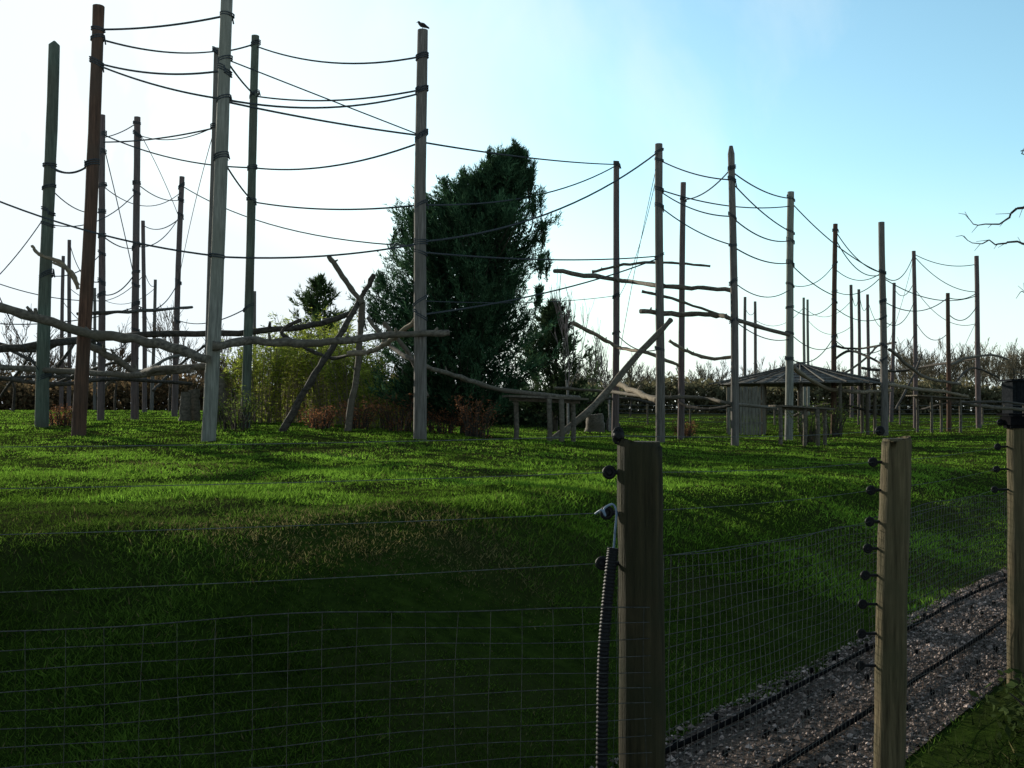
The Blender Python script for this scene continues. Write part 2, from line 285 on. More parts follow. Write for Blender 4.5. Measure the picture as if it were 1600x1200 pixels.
# ---------------------------------------------------------------- poles
pol={}; att={k:[] for k in PT}
for k,(bx,by,tx,ty,D,dia,mt,nick,lab) in PT.items():
    b=P(bx,by,D); b.z=hz(b.x,b.y); t=P(tx,ty,D); pol[k]=(b,t,D,dia)
def onpole(k,py):
    b,t,D,dia=pol[k]; z=P(800,py,D).z; f=(z-b.z)/(t.z-b.z); return b.lerp(t,f)
ORD=['highest','second','third','fourth','fifth','sixth','seventh']
ropes=[]
def rope(A,ya,B,yb,ym,r=.021):
    def e(S,y):
        if isinstance(S,str): att[S].append(y); return onpole(S,y),PT[S][7]
        return P(S[0],y,S[1]),S[2]
    a,na=e(A,ya); b,nb=e(B,yb); m=(a+b)/2; zw=P(800,ym,m.y).z; ropes.append((a,b,m.z-zw,r,na,nb))
edge=lambda px,D,t='the left picture edge':(px,D,t)
for q in [
('p2',46,'p9',24,41),('p2',60,'p10',80,81),('p2',98,'p9',110,115),('p2',101,'p9',155,134),('p9',155,'p13',145,168),('p9',158,'p13',212,190),
('p10',82,'p11',68,77),('p9',92,'p11',148,127),('p9',92,'p13',212,155,.014),('p11',72,'p13',88,98),('p11',150,'p13',140,157),('p3',222,'p10',200,217),
('p3',210,'p11',262,247),('p11',262,'p13',222,260),('p9',245,'p11',312,287),('p11',315,'p13',320,327),('p5',290,'p13',385,350,.018),
(edge(-60,21),290,'p9',400,360),('p9',401,'p13',380,400),('p13',378,'p15',236,326,.024),('p13',222,'p14',257,249),('p13',320,'p14',258,303),
('p13',394,'p15',400,406),('p13',492,'p15',403,452),('p1',258,'p2',255,270),('p1',262,'p3',235,268,.014),('p1',292,'p3',330,328,.014),
(edge(-60,24),480,'p1',330,420,.012),(edge(-40,22),370,'p1',590,500,.012),('p3',215,'p4',192,207,.016),('p4',200,'p5',345,272,.012),('p4',286,'p5',312,310,.016),
('p3',222,'p4',445,332,.014),('p10',202,'p5',440,330,.01),('p4',210,'p10',198,218,.014),('p3',290,'p5',300,322,.014),('p4',385,'p5',335,375,.016),('p3',368,'p6',380,388,.02),
('p6',352,'p5',340,358,.02),('p7',380,'p3',440,425,.02),('p3',460,'p4',425,455,.018),('p4',475,'p5',440,480,.018),('p13',470,'p14',462,472,.012),
('p1',430,'p3',395,425,.014),(edge(-60,30),500,'p4',480,505,.018),('p5',500,'p11',480,505,.016),('p8',410,'p7',400,418,.02),('p8',470,'p4',520,510,.018),
('p1',350,'p4',300,345,.014),('p3',540,'p4',515,545,.018),('p7',450,'p6',430,470,.018),('p8b',460,'p8c',450,475,.018),('p6',420,'p8c',445,445,.018),(edge(-60,26),420,'p3',470,460,.014),
('p15',250,'p17',281,272),('p17',262,'p16',312,300),('p17',268,'p18',310,299),('p15',296,'p18',322,322),('p15',298,'p17',338,328),('p17',285,'p18',362,334),('p17',340,'p18',376,372),
('p15',322,'p17',383,360),('p17',385,'p18',411,408),('p18',316,'p20',427,388),('p18',412,'p19',462,445),('p19',412,'p18',445,442,.016),
('p19',360,'p20',426,406),('p19',372,'p20',428,422),('p19',420,'p20',425,438,.018),('p19',455,'p20',430,458,.018),('p19',480,'p20',496,500,.018),('p18',480,'p19',470,492,.016),
('p20',430,'p22',397,434),('p22',397,'p24',413,414),('p22',400,'p24',456,442),('p20',434,'p24',462,468),('p20',470,'p23',465,486),('p23',490,'p24',478,500),('p23',465,'p24',458,467),
('p20',500,'p22',470,505,.018),('p22',500,'p23',520,530,.018),('p21',450,'p22',440,462,.02),('f5',450,'f6',460,478,.02),('f6',455,'f7',470,485,.02),('f7',470,'p21',500,510,.02),('f1',480,'f2',485,492,.02),
('p19',530,'p20',545,552,.018),('p20',540,'p22',520,550,.018),('p22',450,'p24',505,500,.016),('p18',560,'p19',525,562,.018),('p17',440,'p18',452,464,.016),('f2',500,'f3',480,508,.02),('f4',500,'f5',510,522,.02),
('p15',242,'p14',590,415,.01),('p15',255,'p14',470,400,.01),('p23',600,'p24',500,545,.012),('p22',400,'p20',560,480,.01),('p14',520,'p15',545,545,.018),
('p17',500,'p18',530,528,.016),('p18',520,'p19',540,545,.016),('f3',480,'f5',470,495,.02)]:
    rope(*q)
pair={}
for i,rp in enumerate(ropes): pair.setdefault(tuple(sorted(rp[4:6])),[]).append(i)
for key,ix in pair.items():
    ix.sort(key=lambda i:-(ropes[i][0].z+ropes[i][1].z))
    for n_,i in enumerate(ix):
        a,b,sag,r,na,nb=ropes[i]; mb=MB(); m=16
        pts=[a.lerp(b,t/m)+Vector((0,0,-sag*4*(t/m)*(1-t/m))) for t in range(m+1)]
        fx=lambda s: {'pole behind it':'pole behind tallest','slim pole beside it':'slim rust-side pole','far pole':'first far left pole','far pole b':'second far left pole','far pole d':'far pole over shelter left','far pole e':'second far shelter pole','far pole f':'taller far paired pole','far pole g':'right far paired pole','far pole h':'left of three far poles','far pole i':'middle of three far poles','far pole j':'right of three far poles'}.get(s,s)
        lab=(ORD[n_]+' ' if len(ix)>1 else '')+'rope '+('strung' if r>.013 else 'thin line')+f' between {fx(na)} and {fx(nb)}'
        lab=lab.replace('rope thin line','thin line')
        tag(mb.tube(pts,r,6).build('climbing_rope',M['rope'],origin=tuple(a)),lab,'rope','ropes strung between the climbing poles')
for k,(bx,by,tx,ty,D,dia,mt,nick,lab) in PT.items():
    b,t,_,_=pol[k]; near=D<45
    m=14 if near else 6; a=b-(t-b).normalized()*.35; pts=[];rad=[]
    for i in range(m+1):
        f=i/m; q=a.lerp(t,f); q.x+=.02*math.sin(f*5+bx)*(dia/.28); q.y+=.02*math.cos(f*4+by); pts.append(q); rad.append(dia/2*(1.06-.2*f))
    if k=='p1': pts.append(pts[-1]+Vector((0,0,.1))); rad.append(.02)
    if k=='p17': rad[-1]*=.55; pts[-2]=pts[-1].lerp(pts[-2],.35); rad[-2]=rad[-3]
    mb=MB(); mb.tube(pts,rad,12 if near else 8,.035)
    if not near:
        tag(mb.build('climbing_pole',M[mt],origin=tuple(b)),lab,'pole','tall wooden climbing poles'); continue
    e=empty('climbing_pole',b,lab,'pole','tall wooden climbing poles'); mb.build('shaft',M[mt],e)
    done=[]
    for y in sorted(att[k]):
        if done and y-done[-1]<14: continue
        done.append(y); c=onpole(k,y); lb=MB(); rr=dia/2*(1.04-.15*(c.z-b.z)/(t.z-b.z))+.012; turns=random.choice([2,3]); pp=[]
        ph=random.uniform(0,6); tl=random.uniform(-.03,.03)
        for j in range(turns*12+1):
            an=j/12*2*math.pi+ph; pp.append(c+Vector((math.cos(an)*rr,math.sin(an)*rr,(j/12-turns/2)*.045+tl*math.cos(an)*3)))
        pp.append(pp[-1]+Vector((.04,-.03,-random.uniform(.08,.22))))
        lb.tube(pp,.016,5); lb.build('rope_lashing',M['rope'],e)
# ---------------------------------------------------------------- logs
def smooth_path(pts,sub=5,wob=.02):
    out=[]; p=[pts[0]]+pts+[pts[-1]]
    for i in range(1,len(p)-2):
        for j in range(sub):
            t=j/sub; a,b,c,d=p[i-1],p[i],p[i+1],p[i+2]
            q=.5*((2*b)+(c-a)*t+(2*a-5*b+4*c-d)*t*t+(3*b-a-3*c+d)*t**3)
            out.append(q+Vector((random.gauss(0,wob),random.gauss(0,wob),random.gauss(0,wob))))
    out.append(pts[-1]); return out
def log(pts,r0,r1,mt,label,name='climbing_log',cat='log',ground=False,stubs=2):
    q=[P(*a) for a in pts]
    if ground:
        q[-1].z=hz(q[-1].x,q[-1].y)-.12
    pp=smooth_path(q,6,r0*.16); n=len(pp); mb=MB()
    mb.tube(pp,[(r0+(r1-r0)*i/(n-1))*random.uniform(.86,1.14) for i in range(n)],9,.09)
    for s in range(stubs):
        i=random.randrange(2,n-2); d=Vector((random.uniform(-.6,.6),random.uniform(-.6,.6),random.uniform(-.2,1))).normalized(); rr=r0*.4; ln=r0*random.uniform(1.5,3)
        mb.tube([pp[i],pp[i]+d*ln*.6,pp[i]+d*ln],[rr*1.3,rr,rr*.6],6,.08)
    return tag(mb.build(name,M[mt],origin=tuple(pp[0])),label,cat,'log walkways and branches of the climbing frame')
log([(-60,462,20),(0,480,20),(120,516,20.6),(230,534,20.2),(325,561,19.7)],.10,.09,'log','thick curved grey log from left edge down to the tallest pale pole',stubs=4)
log([(-60,552,25),(60,540,24),(210,524,27),(400,518,26.3),(490,508,27),(555,488,28)],.10,.07,'darklog','long dark log running across the left poles to the dark green pole',stubs=5)
log([(140,540,22),(180,560,22),(215,582,22),(250,576,21),(325,573,20.3)],.08,.07,'log','crooked grey log dipping between rust brown pole and tallest pale pole',stubs=4)
log([(-40,572,24),(60,577,24),(200,585,22),(300,578,20.4)],.07,.06,'log','low grey log left of the tallest pale pole, lowest of its group')
log([(333,541,19.8),(400,532,20.5),(480,537,21),(600,524,21.6),(702,520,21.8)],.09,.07,'log','grey log lashed between the tallest pale pole and the pole with bird',stubs=5)
log([(50,383,20.6),(62,398,20.6),(98,412,20.7),(122,446,20.8)],.028,.05,'palelog','short pale forked branch left of the rust brown pole',name='forked_branch',cat='branch',stubs=3)
log([(82,410,20.6),(112,425,20.6),(122,452,20.7)],.025,.04,'palelog','short pale branch lying just under the forked branch at rust pole',name='forked_branch',cat='branch')
log([(514,401,24.5),(540,438,24.5),(566,474,24.5)],.06,.07,'log','short grey log of the crossed pair, leaning left')
log([(586,428,24.6),(562,470,24.6),(525,535,24.3),(485,595,24),(438,655,24)],.055,.09,'darklog','long crooked dark log leaning down left to the ground from crossed pair',ground=True,stubs=4)
log([(565,470,25),(560,560,25),(541,668,25)],.07,.09,'log','upright rough log standing under the crossed pair of logs',ground=True,name='support_log')
log([(542,553,23),(580,549,23),(610,532,22.6),(655,496,22)],.06,.055,'palelog','pale curved branch rising to the pole with a bird')
log([(575,497,24),(610,540,23.4),(655,568,22.2),(720,590,23.5),(790,610,25),(905,622,27)],.05,.06,'log','long thin branch sinking right below the conifer',stubs=6)
log([(470,500,25),(440,520,25),(480,545,25),(520,560,25),(560,550,24)],.05,.04,'darklog','thin dark branch curling beneath the horizontal log near the crossed pair')
log([(600,505,23.2),(640,555,23),(668,620,22.6)],.05,.05,'log','thin slanting log left of the pole with a bird')
log([(0,590,27),(90,600,27),(180,592,28),(300,600,30)],.06,.05,'darklog','thin dark log low behind the left poles')
log([(120,490,28),(200,487,30),(300,480,38)],.05,.05,'darklog','thin high dark log behind the rust brown pole')
log([(-40,525,30),(50,548,30),(120,530,29),(160,545,30)],.07,.06,'darklog','crooked dark log behind the leftmost tall pole',stubs=4)
log([(60,610,34),(150,575,33),(215,560,31.5)],.06,.05,'darklog','slanting dark log rising to the left middle pole')
log([(160,610,31),(200,560,31),(235,520,33)],.055,.04,'log','steep branch crossing the left middle pole',stubs=3)
log([(215,590,31),(262,560,35),(300,555,37),(345,562,34)],.06,.05,'log','bent log between left middle pole and shorter leaning pole',stubs=3)
log([(-40,600,40),(60,588,42),(180,596,42)],.07,.06,'darklog','distant low log at the far left edge')
log([(-50,510,34),(40,560,33),(110,590,32)],.06,.05,'darklog','slanting dark log falling right behind the leftmost tall pole',stubs=3)
log([(70,600,28),(110,545,28),(140,500,28.5)],.05,.04,'darklog','steep thin branch just right of the leftmost tall pole',stubs=4)
log([(0,620,36),(40,565,35),(62,530,34)],.05,.04,'darklog','steep dark branch left of the leftmost tall pole',stubs=4)
log([(240,610,34),(275,575,36),(320,540,36)],.05,.04,'darklog','dark branch rising behind the shorter leaning pole',stubs=4)
log([(867,424,33),(960,437,35.6),(1030,446,31.3),(1090,450,31),(1147,453,30.1)],.08,.065,'log','high grey log crossing right of the conifer to the narrow tipped pole')
log([(925,425,36),(985,412,35.8),(1050,411,35.3),(1110,416,35)],.05,.04,'log','thin branch topmost of the logs right of the conifer')
log([(1000,486,31),(1060,491,31.3),(1120,493,30.5),(1150,500,30.2),(1232,523,35.7)],.08,.065,'log','grey log lashed from the guyed pole to the shelter pole')
log([(1003,455,31.2),(1060,470,31),(1125,492,30.5)],.045,.04,'log','thin straight branch slanting above the log beside guyed pole')
log([(896,505,34),(930,522,35),(965,542,35.8),(1012,552,33),(1062,572,35)],.07,.055,'palelog','stepped pale log right of conifer at mid height')
log([(1048,500,30.5),(1000,550,29.5),(930,632,28.5),(855,712,27.5)],.075,.11,'log','thick log leaning steeply down left to the grass near the table',ground=True,stubs=3)
log([(962,598,35.6),(995,612,33),(1026,626,31.2)],.10,.085,'palelog','short thick pale log between pole right of conifer and guyed pole')
log([(1046,532,31),(1070,547,31),(1110,560,30.5),(1150,557,30.2)],.05,.05,'palelog','curved pale branch sagging between guyed pole and narrow tipped pole')
log([(866,607,37),(950,612,36.4),(1020,620,31.6),(1100,622,31),(1150,632,30.2),(1232,638,35.7)],.06,.05,'log','long low log running from conifer past guyed pole to shelter pole',stubs=4)
log([(1060,628,35),(1100,640,34),(1150,632,33)],.06,.05,'darklog','short dark log low between reddish and narrow tipped poles')
log([(880,640,42),(960,622,40),(1030,632,38)],.05,.05,'darklog','low dark branch behind the pole right of conifer',stubs=3)
log([(1240,575,36),(1290,606,42),(1340,612,42),(1392,610,42)],.085,.075,'palelog','curved pale log from the shelter pole to the stout right pole')
log([(1385,600,42),(1430,608,44),(1475,612,47),(1512,620,48)],.08,.07,'palelog','pale log from the stout right pole past the short reddish pole')
log([(1390,545,42),(1420,572,43),(1452,592,45),(1500,600,48)],.07,.07,'log','grey log slanting down right from the stout right pole')
log([(1480,622,48),(1530,634,52),(1600,640,55)],.09,.08,'log','low log passing the rightmost pole near the cabin')
log([(1300,565,44),(1330,548,44),(1380,570,42)],.06,.05,'darklog','dark bent branch above the right part of shelter roof',stubs=4)
log([(1345,575,60),(1400,580,60),(1450,572,58),(1525,560,53)],.08,.07,'darklog','far dark log crossing behind the stout right pole',stubs=4)
log([(1485,570,48),(1510,560,50),(1550,555,52),(1575,562,54)],.07,.05,'log','thin grey log at the rightmost pole, topmost there')
log([(1440,640,50),(1490,630,49),(1560,628,52),(1600,632,55)],.06,.06,'darklog','low dark log at right near the ground behind cabin wires')
log([(1240,650,48),(1300,630,46),(1380,650,44)],.06,.05,'darklog','low bent dark log right of the shelter pole')
log([(1300,540,70),(1340,545,70),(1400,535,66)],.08,.07,'darklog','far thin log between the three far poles')
log([(1310,590,52),(1350,562,54),(1372,540,56)],.06,.05,'log','steep thin log leaning toward the stout right pole from the left')
log([(1400,640,46),(1428,585,50),(1440,555,52)],.06,.05,'darklog','steep dark branch propped on the tall background pole',stubs=4)
log([(1490,600,48),(1520,575,51),(1560,590,54)],.05,.05,'darklog','arched dark branch at the rightmost pole')
# ---------------------------------------------------------------- platforms
def platform(x0,x1,y,D,legs,label,tilt=5):
    c=P((x0+x1)/2,y,D); e=empty('log_table',Vector((c.x,c.y,hz(c.x,c.y))),label,'platform','low feeding platforms on stilts')
    a=P(x0,y,D); b=P(x1,y+tilt,D+.4); mb=MB(); ax=(b-a).normalized(); yy=Vector((0,0,1)).cross(ax).normalized(); zz=ax.cross(yy)
    for i in range(6): mb.box((a+b)/2+yy*(i-2.5)*.16,((b-a).length,.145,.05),(ax,yy,zz))
    tt=mb.build('tabletop',M['log'],e); mb=MB()
    mb.box((a+b)/2-zz*.07,((b-a).length*.9,.08,.08),(ax,yy,zz)); mb.build('bearer',M['log'],tt)
    for px,dd in legs:
        q=P(px,y,D+dd); z1=a.z+(b.z-a.z)*(px-x0)/(x1-x0)-.03; mb=MB(); mb.tube([Vector((q.x,q.y,hz(q.x,q.y)-.2)),Vector((q.x+.02,q.y,(z1+.4)/2)),Vector((q.x,q.y,z1))],.062,9,.05); mb.build('leg',M['log'],e)
platform(790,912,619,25,[(806,.3),(858,-.3),(877,-.35),(895,.4)],'low plank platform on stilt legs left of the corner fence post')
platform(1212,1292,634,31,[(1219,-.3),(1257,-.1),(1277,-.3),(1288,.4)],'low plank platform on stilt legs in front of the shelter')
platform(1424,1505,618,46,[(1433,0),(1455,-.3),(1470,.3),(1500,.1)],'low plank platform on stilt legs beside the short reddish pole')
# ---------------------------------------------------------------- shelter
SD=45; sc_=P(1250,600,SD); sz=hz(sc_.x,SD); ze=P(0,602,SD).z; za=P(0,571,SD).z; Rr=3.65
e=empty('round_shelter',Vector((sc_.x,SD,sz)),'low round shelter with slatted conical roof and pale plank wall','shelter')
mb=MB(); K=12
for k in range(K):
    a0=2*math.pi*k/K; a1=2*math.pi*(k+1)/K
    p0=Vector((math.cos(a0),math.sin(a0),0)); p1=Vector((math.cos(a1),math.sin(a1),0))
    for j in range(11):
        f0=.05+j/11*.95; f1=f0+.07; jt=random.uniform(-.015,.02)
        A=[Vector((sc_.x,SD,za-(za-ze)*f**.9))+p*Rr*f*(1+jt) for f,p in((f0,p0),(f0,p1),(f1,p1),(f1,p0))]
        top=[q+Vector((0,0,.05+jt)) for q in A]; mb.add(A+top,[(0,1,2,3),(4,7,6,5),(0,4,5,1),(1,5,6,2),(2,6,7,3),(3,7,4,0)])
roof=mb.build('roof',M['slat'],e)
for k in range(K*2):
    a0=math.pi*k/K+random.uniform(-.04,.04); d=Vector((math.cos(a0),math.sin(a0),0)); mb=MB()
    mb.tube([Vector((sc_.x,SD,za+.12))-d*.15,Vector((sc_.x,SD,(za+ze)/2+.08))+d*Rr*.5,Vector((sc_.x,SD,ze+.07))+d*(Rr+random.uniform(.0,.3))],.035,7,.08); mb.build('rafter',M['slat'],roof)
for k in range(K):
    a0=2*math.pi*(k+.5)/K; d=Vector((math.cos(a0),math.sin(a0),0))*(Rr-.55); mb=MB(); x,y=sc_.x+d.x,SD+d.y
    mb.tube([Vector((x,y,hz(x,y)-.2)),Vector((x,y,ze+.12))],.075,8,.04); mb.build('post',M['log'],e)
wa=P(1136,640,43.2); wb=P(1192,640,42.6); wc=P(1196,640,44.2); mb=MB(); rl=MB()
for A_,B_ in((wa,wb),(wb,wc)):
    d=Vector((B_.x-A_.x,B_.y-A_.y,0)); Ln=d.length; d.normalize(); nn=Vector((-d.y,d.x,0)); m=int(Ln/.13)
    for i in range(m):
        q=Vector((A_.x,A_.y,0))+d*(i+.5)*.13; z0=hz(q.x,q.y)-.1; z1=P(0,604,43).z+random.uniform(-.04,.02); mb.box((q.x,q.y,(z0+z1)/2),(.105,.03,z1-z0),(d,nn,Vector((0,0,1))))
    for zz_ in(.5,1.4):
        q=(Vector((A_.x,A_.y,0))+Vector((B_.x,B_.y,0)))/2+nn*.05; rl.box((q.x,q.y,hz(q.x,q.y)+zz_),(Ln,.05,.09),(d,nn,Vector((0,0,1))))
wl=mb.build('wall',M['plank'],e); rl.build('rail',M['plank'],wl)
# ---------------------------------------------------------------- cabin at right edge
c=P(1606,640,62); cz=hz(c.x,62); e=empty('cabin',Vector((c.x,62,cz)),'small dark grey cabin cut by the right picture edge with a railed roof','cabin')
zt=P(0,596,62).z; mb=MB()
for i in range(12): mb.box((c.x+i*.24-1.3,61,(cz+zt)/2),(.225,.08,zt-cz))
mb.box((c.x,61.75,(cz+zt)/2),(2.75,1.3,zt-cz-.05)); mb.build('wall',M['metal'],e)
mb=MB(); mb.box((c.x,61.65,zt+.06),(3.1,1.7,.12)); rf=mb.build('roof',M['metal'],e)
for i in range(7):
    mb=MB(); mb.tube([(c.x-1.35+i*.45,60.9,zt+.1),(c.x-1.35+i*.45-.05,60.8,zt+.75)],.02,5); mb.build('railing_post',M['metal'],rf)
mb=MB(); 
for j in range(3): mb.tube([(c.x-1.4,60.85,zt+.25+j*.2),(c.x+1.5,60.85,zt+.25+j*.2)],.012,4)
mb.build('railing_wire',M['wire'],rf)
# far fence
e=empty('wire_fence',Vector((5,58,hz(5,58))),'low grey post and wire fence crossing far behind the poles','fence')
pts=[(x,57+.05*x) for x in np.arange(-2,36,2.4)]
for x,y in pts:
    z=hz(x,y); mb=MB(); mb.tube([(x,y,z-.1),(x,y,z+1.15)],.05,6); mb.build('post',M['log'],e)
mb=MB()
for j in range(5):
    for (x,y),(x2,y2) in zip(pts,pts[1:]): mb.tube([(x,y,hz(x,y)+.15+j*.23),(x2,y2,hz(x2,y2)+.15+j*.23)],.014,4,cap=False)
mb.build('wires',M['wire'],e)
# ---------------------------------------------------------------- stumps
def stump(px,D,h,r,label,mt='log'):
    c=P(px,640,D); z=hz(c.x,D); mb=MB(); m=8
    mb.tube([Vector((c.x+random.gauss(0,.012),D,z-.1+h*i/m)) for i in range(m+1)],[r*(1.15-.25*i/m)*random.uniform(.95,1.06) for i in range(m+1)],12,.08)
    tag(mb.build('tree_stump',M[mt],origin=(c.x,D,z)),label,'stump','upright log stumps')
stump(290,30,.95,.16,'grey upright stump left one of the pair beside the tallest pole')
stump(303,30.5,1.05,.17,'grey upright stump right one of the pair beside the tallest pole')
stump(345,31,1.6,.28,'tall thick stump right behind the tallest pale pole')
stump(930,44,.85,.4,'broad low stump behind the leaning log')
stump(958,47,.7,.3,'small low stump beside the pole right of conifer','darklog')
# ---------------------------------------------------------------- conifers
def conifer(px,D,rows,label,nb,tw,per,c1,c2,lean,name='conifer_tree',ll=(.07,.17),lw=.03,fill=5000,kr=(.7,1.08),twl=.45,fr=.66,fs_=(.2,.4),spires=()):
    base=P(px,640,D); z0=hz(base.x,D); e=empty(name,Vector((base.x,D,z0)),label,'tree')
    zz=np.array([P(0,r_[0],D).z for r_ in rows])[::-1]; xl=np.array([P(r_[1],600,D).x for r_ in rows])[::-1]; xr=np.array([P(r_[2],600,D).x for r_ in rows])[::-1]
    zt=zz[-1]; tx=(xl[-1]+xr[-1])/2
    ax=lambda z:base.x+(tx-base.x)*np.clip((z-z0)/(zt-z0),0,1)**lean
    mb=MB(); mb.tube([Vector((float(ax(z0+(zt-z0)*t)),D,z0-.2+(zt-z0)*t)) for t in np.linspace(0,.95,10)],[.22*(1-t*.93)*(zt-z0)/7 for t in np.linspace(0,1,10)],8,.05); mb.build('trunk',M['bark'],e)
    B=[];Dv=[];cs=[];LN=[];WD=[];segs=MB()
    def sprays(r0,tip,tw,tl0,up_,spread,t0=.3):
        d0=tip-r0; d0=d0/(np.linalg.norm(d0)+1e-6)
        t=t0+(1-t0)*rng.random(tw)**.7; tb=r0+(tip-r0)*t[:,None]; tb[:,2]=r0[2]+(tip[2]-r0[2])*t**1.4
        td=nrm(d0*.75+np.array([0,0,up_])+rng.normal(size=(tw,3))*np.array([spread,spread,spread*.55])); tl=tl0*rng.uniform(.5,1.15,tw)
        s_=rng.random((tw,per))**.9; pos=tb[:,None]+td[:,None]*(s_*tl[:,None])[:,:,None]+rng.normal(size=(tw,per,3))*.035*(1.35-s_)[:,:,None]
        dd=td[:,None]*1.0+rng.normal(size=(tw,per,3))*.42
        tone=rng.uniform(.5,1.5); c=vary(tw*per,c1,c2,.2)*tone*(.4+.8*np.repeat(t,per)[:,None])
        B.append(pos.reshape(-1,3)); Dv.append(dd.reshape(-1,3)); cs.append(c); LN.append(rng.uniform(*ll,tw*per)); WD.append(lw*rng.uniform(.7,1.4,tw*per))
    for i in range(nb):
        z=zz[0]+(zt-zz[0])*rng.random()**.85; az=rng.uniform(0,2*math.pi)
        L_=np.interp(z,zz,xl); R_=np.interp(z,zz,xr); cx=(L_+R_)/2; hw=(R_-L_)/2
        lobe=.90+.13*math.sin(az*3+z*2.3)+.10*math.sin(z*5.1+az)
        k=rng.uniform(*kr)*lobe
        tip=np.array([cx+math.cos(az)*hw*k, D+math.sin(az)*hw*k*.9, z]); up=rng.uniform(.3,.8)*max(hw,.35)
        r0=np.array([float(ax(z-up))*.5+cx*.5,D,max(z-up,zz[0]-.3)])
        sprays(r0,tip,tw,twl*min(1,.45+hw*.5),.55,.45)
        if i%3==0: segs.tube([Vector(r0),Vector(r0+(tip-r0)*.5+np.array([0,0,-.12*up])),Vector(tip)],[.03,.018,.006],4,cap=False)
    for sx_,sy_,hh in spires:
        q=P(sx_,sy_,D); 
        for j in range(3):
            tip=np.array([q.x+random.gauss(0,.08),D+random.uniform(-.5,.5),q.z-abs(random.gauss(0,.12))]); r0=tip+np.array([(.15 if sx_<720 else -.05)+random.gauss(0,.10),0,-hh]); sprays(r0,tip,20,.26,.9,.42,.1)
            segs.tube([Vector(r0),Vector(tip)],[.02,.005],4,cap=False)
    z=zz[0]+(zt-zz[0])*rng.random(fill)**.9*.95; az=rng.uniform(0,6.28,fill); L_=np.interp(z,zz,xl); R_=np.interp(z,zz,xr); q=np.sqrt(rng.random(fill))*fr*(R_-L_)/2*(.90+.13*np.sin(az*3+z*2.3)+.1*np.sin(z*5.1+az))
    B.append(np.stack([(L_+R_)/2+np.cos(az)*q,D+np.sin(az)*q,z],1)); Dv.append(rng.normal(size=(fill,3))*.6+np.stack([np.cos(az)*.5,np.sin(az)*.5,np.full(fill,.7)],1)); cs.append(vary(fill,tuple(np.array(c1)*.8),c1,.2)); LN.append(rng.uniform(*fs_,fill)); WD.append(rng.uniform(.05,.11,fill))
    B=np.concatenate(B);Dv=np.concatenate(Dv);cs=np.concatenate(cs)
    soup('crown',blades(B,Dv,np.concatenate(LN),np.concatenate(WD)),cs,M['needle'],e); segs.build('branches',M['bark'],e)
conifer(730,28,[(240,795,810),(252,776,818),(266,752,822),(284,716,826),(302,690,832),(318,658,828),(335,634,842),(352,612,852),(372,606,850),(400,600,838),(440,590,834),(462,582,850),(490,574,840),(520,572,846),(560,574,858),(590,580,850),(620,600,825),(648,650,780)],
 'large dark evergreen conifer behind the pole with a bird',900,13,14,(.022,.055,.030),(.075,.145,.07),1.3,fill=10500,fr=.74,fs_=(.12,.26),lw=.026,kr=(.72,1.12),
 spires=[(803,222,.9),(818,238,.8),(786,236,.9),(768,246,.8),(748,262,.8),(832,262,.8),(722,272,.8),(700,290,.8),(672,312,.7),(645,334,.7),(622,352,.6),(852,348,.6),(838,300,.7),(848,400,.6),(846,452,.5),(594,430,.5),(580,480,.5)])
conifer(500,44,[(440,497,502),(465,474,526),(490,458,540),(520,450,550),(560,445,565),(620,450,565)],'small dark pine with layered top behind the bamboo',110,9,11,(.04,.07,.025),(.10,.15,.055),1,name='pine_tree',lw=.05,fill=500,kr=(.4,1.25),twl=.65,ll=(.12,.25))
conifer(866,42,[(478,866,874),(500,846,886),(530,828,902),(560,806,914),(600,796,922),(644,810,915)],'small dark pine right of the large conifer',150,9,11,(.03,.05,.024),(.075,.11,.05),1,name='pine_tree',lw=.05,fill=700,kr=(.35,1.25),twl=.7,ll=(.12,.25))
# ---------------------------------------------------------------- bamboo and shrubs
def clump(name,px,D,h,r,label,cat,group,c1,c2,stems,per,ll,lw,stemmat,spread=.5,leafmat='leaf'):
    c=P(px,640,D); z=hz(c.x,D); e=empty(name,Vector((c.x,D,z)),label,cat,group); mb=MB(); B=[];Dv=[]
    for i in range(stems):
        a=random.uniform(0,6.28); q=r*math.sqrt(random.random())*.7; hh=h*random.uniform(.6,1.05); o=Vector((c.x+math.cos(a)*q,D+math.sin(a)*q,z-.05))
        ln_=Vector((math.cos(a),math.sin(a),0))*spread*hh*random.uniform(.1,.6)+Vector((random.gauss(0,.08),random.gauss(0,.08),0))*hh
        pts=[o+Vector((0,0,hh*t))+ln_*t*t for t in(0,.3,.6,.85,1)]; mb.tube(pts,[.014,.012,.009,.006,.003],4,cap=False)
        for t in np.random.default_rng(i).random(per)**.7:
            k=min(int(t*4),3); p=pts[k].lerp(pts[k+1],t*4-k); B.append((p.x+random.gauss(0,.09),p.y+random.gauss(0,.09),p.z+random.gauss(0,.06))); Dv.append((random.gauss(0,.7)+ln_.x,random.gauss(0,.7)+ln_.y,random.gauss(.05,.45)))
    mb.build('stems',M[stemmat],e); B=np.array(B);Dv=np.array(Dv);n=len(B)
    soup('foliage',leaves4(B,Dv,rng.uniform(*ll,n),lw*rng.uniform(.7,1.3,n)),vary(n,c1,c2,.25),M[leafmat],e)
bl=['leftmost clump of yellow green bamboo behind dark green pole','second yellow green bamboo clump from the left','tall yellow bamboo clump below the small pine','fourth bamboo clump from left, behind the leaning dark log','bamboo clump between the leaning log and upright log','rightmost yellow bamboo clump at the foot of the large conifer']
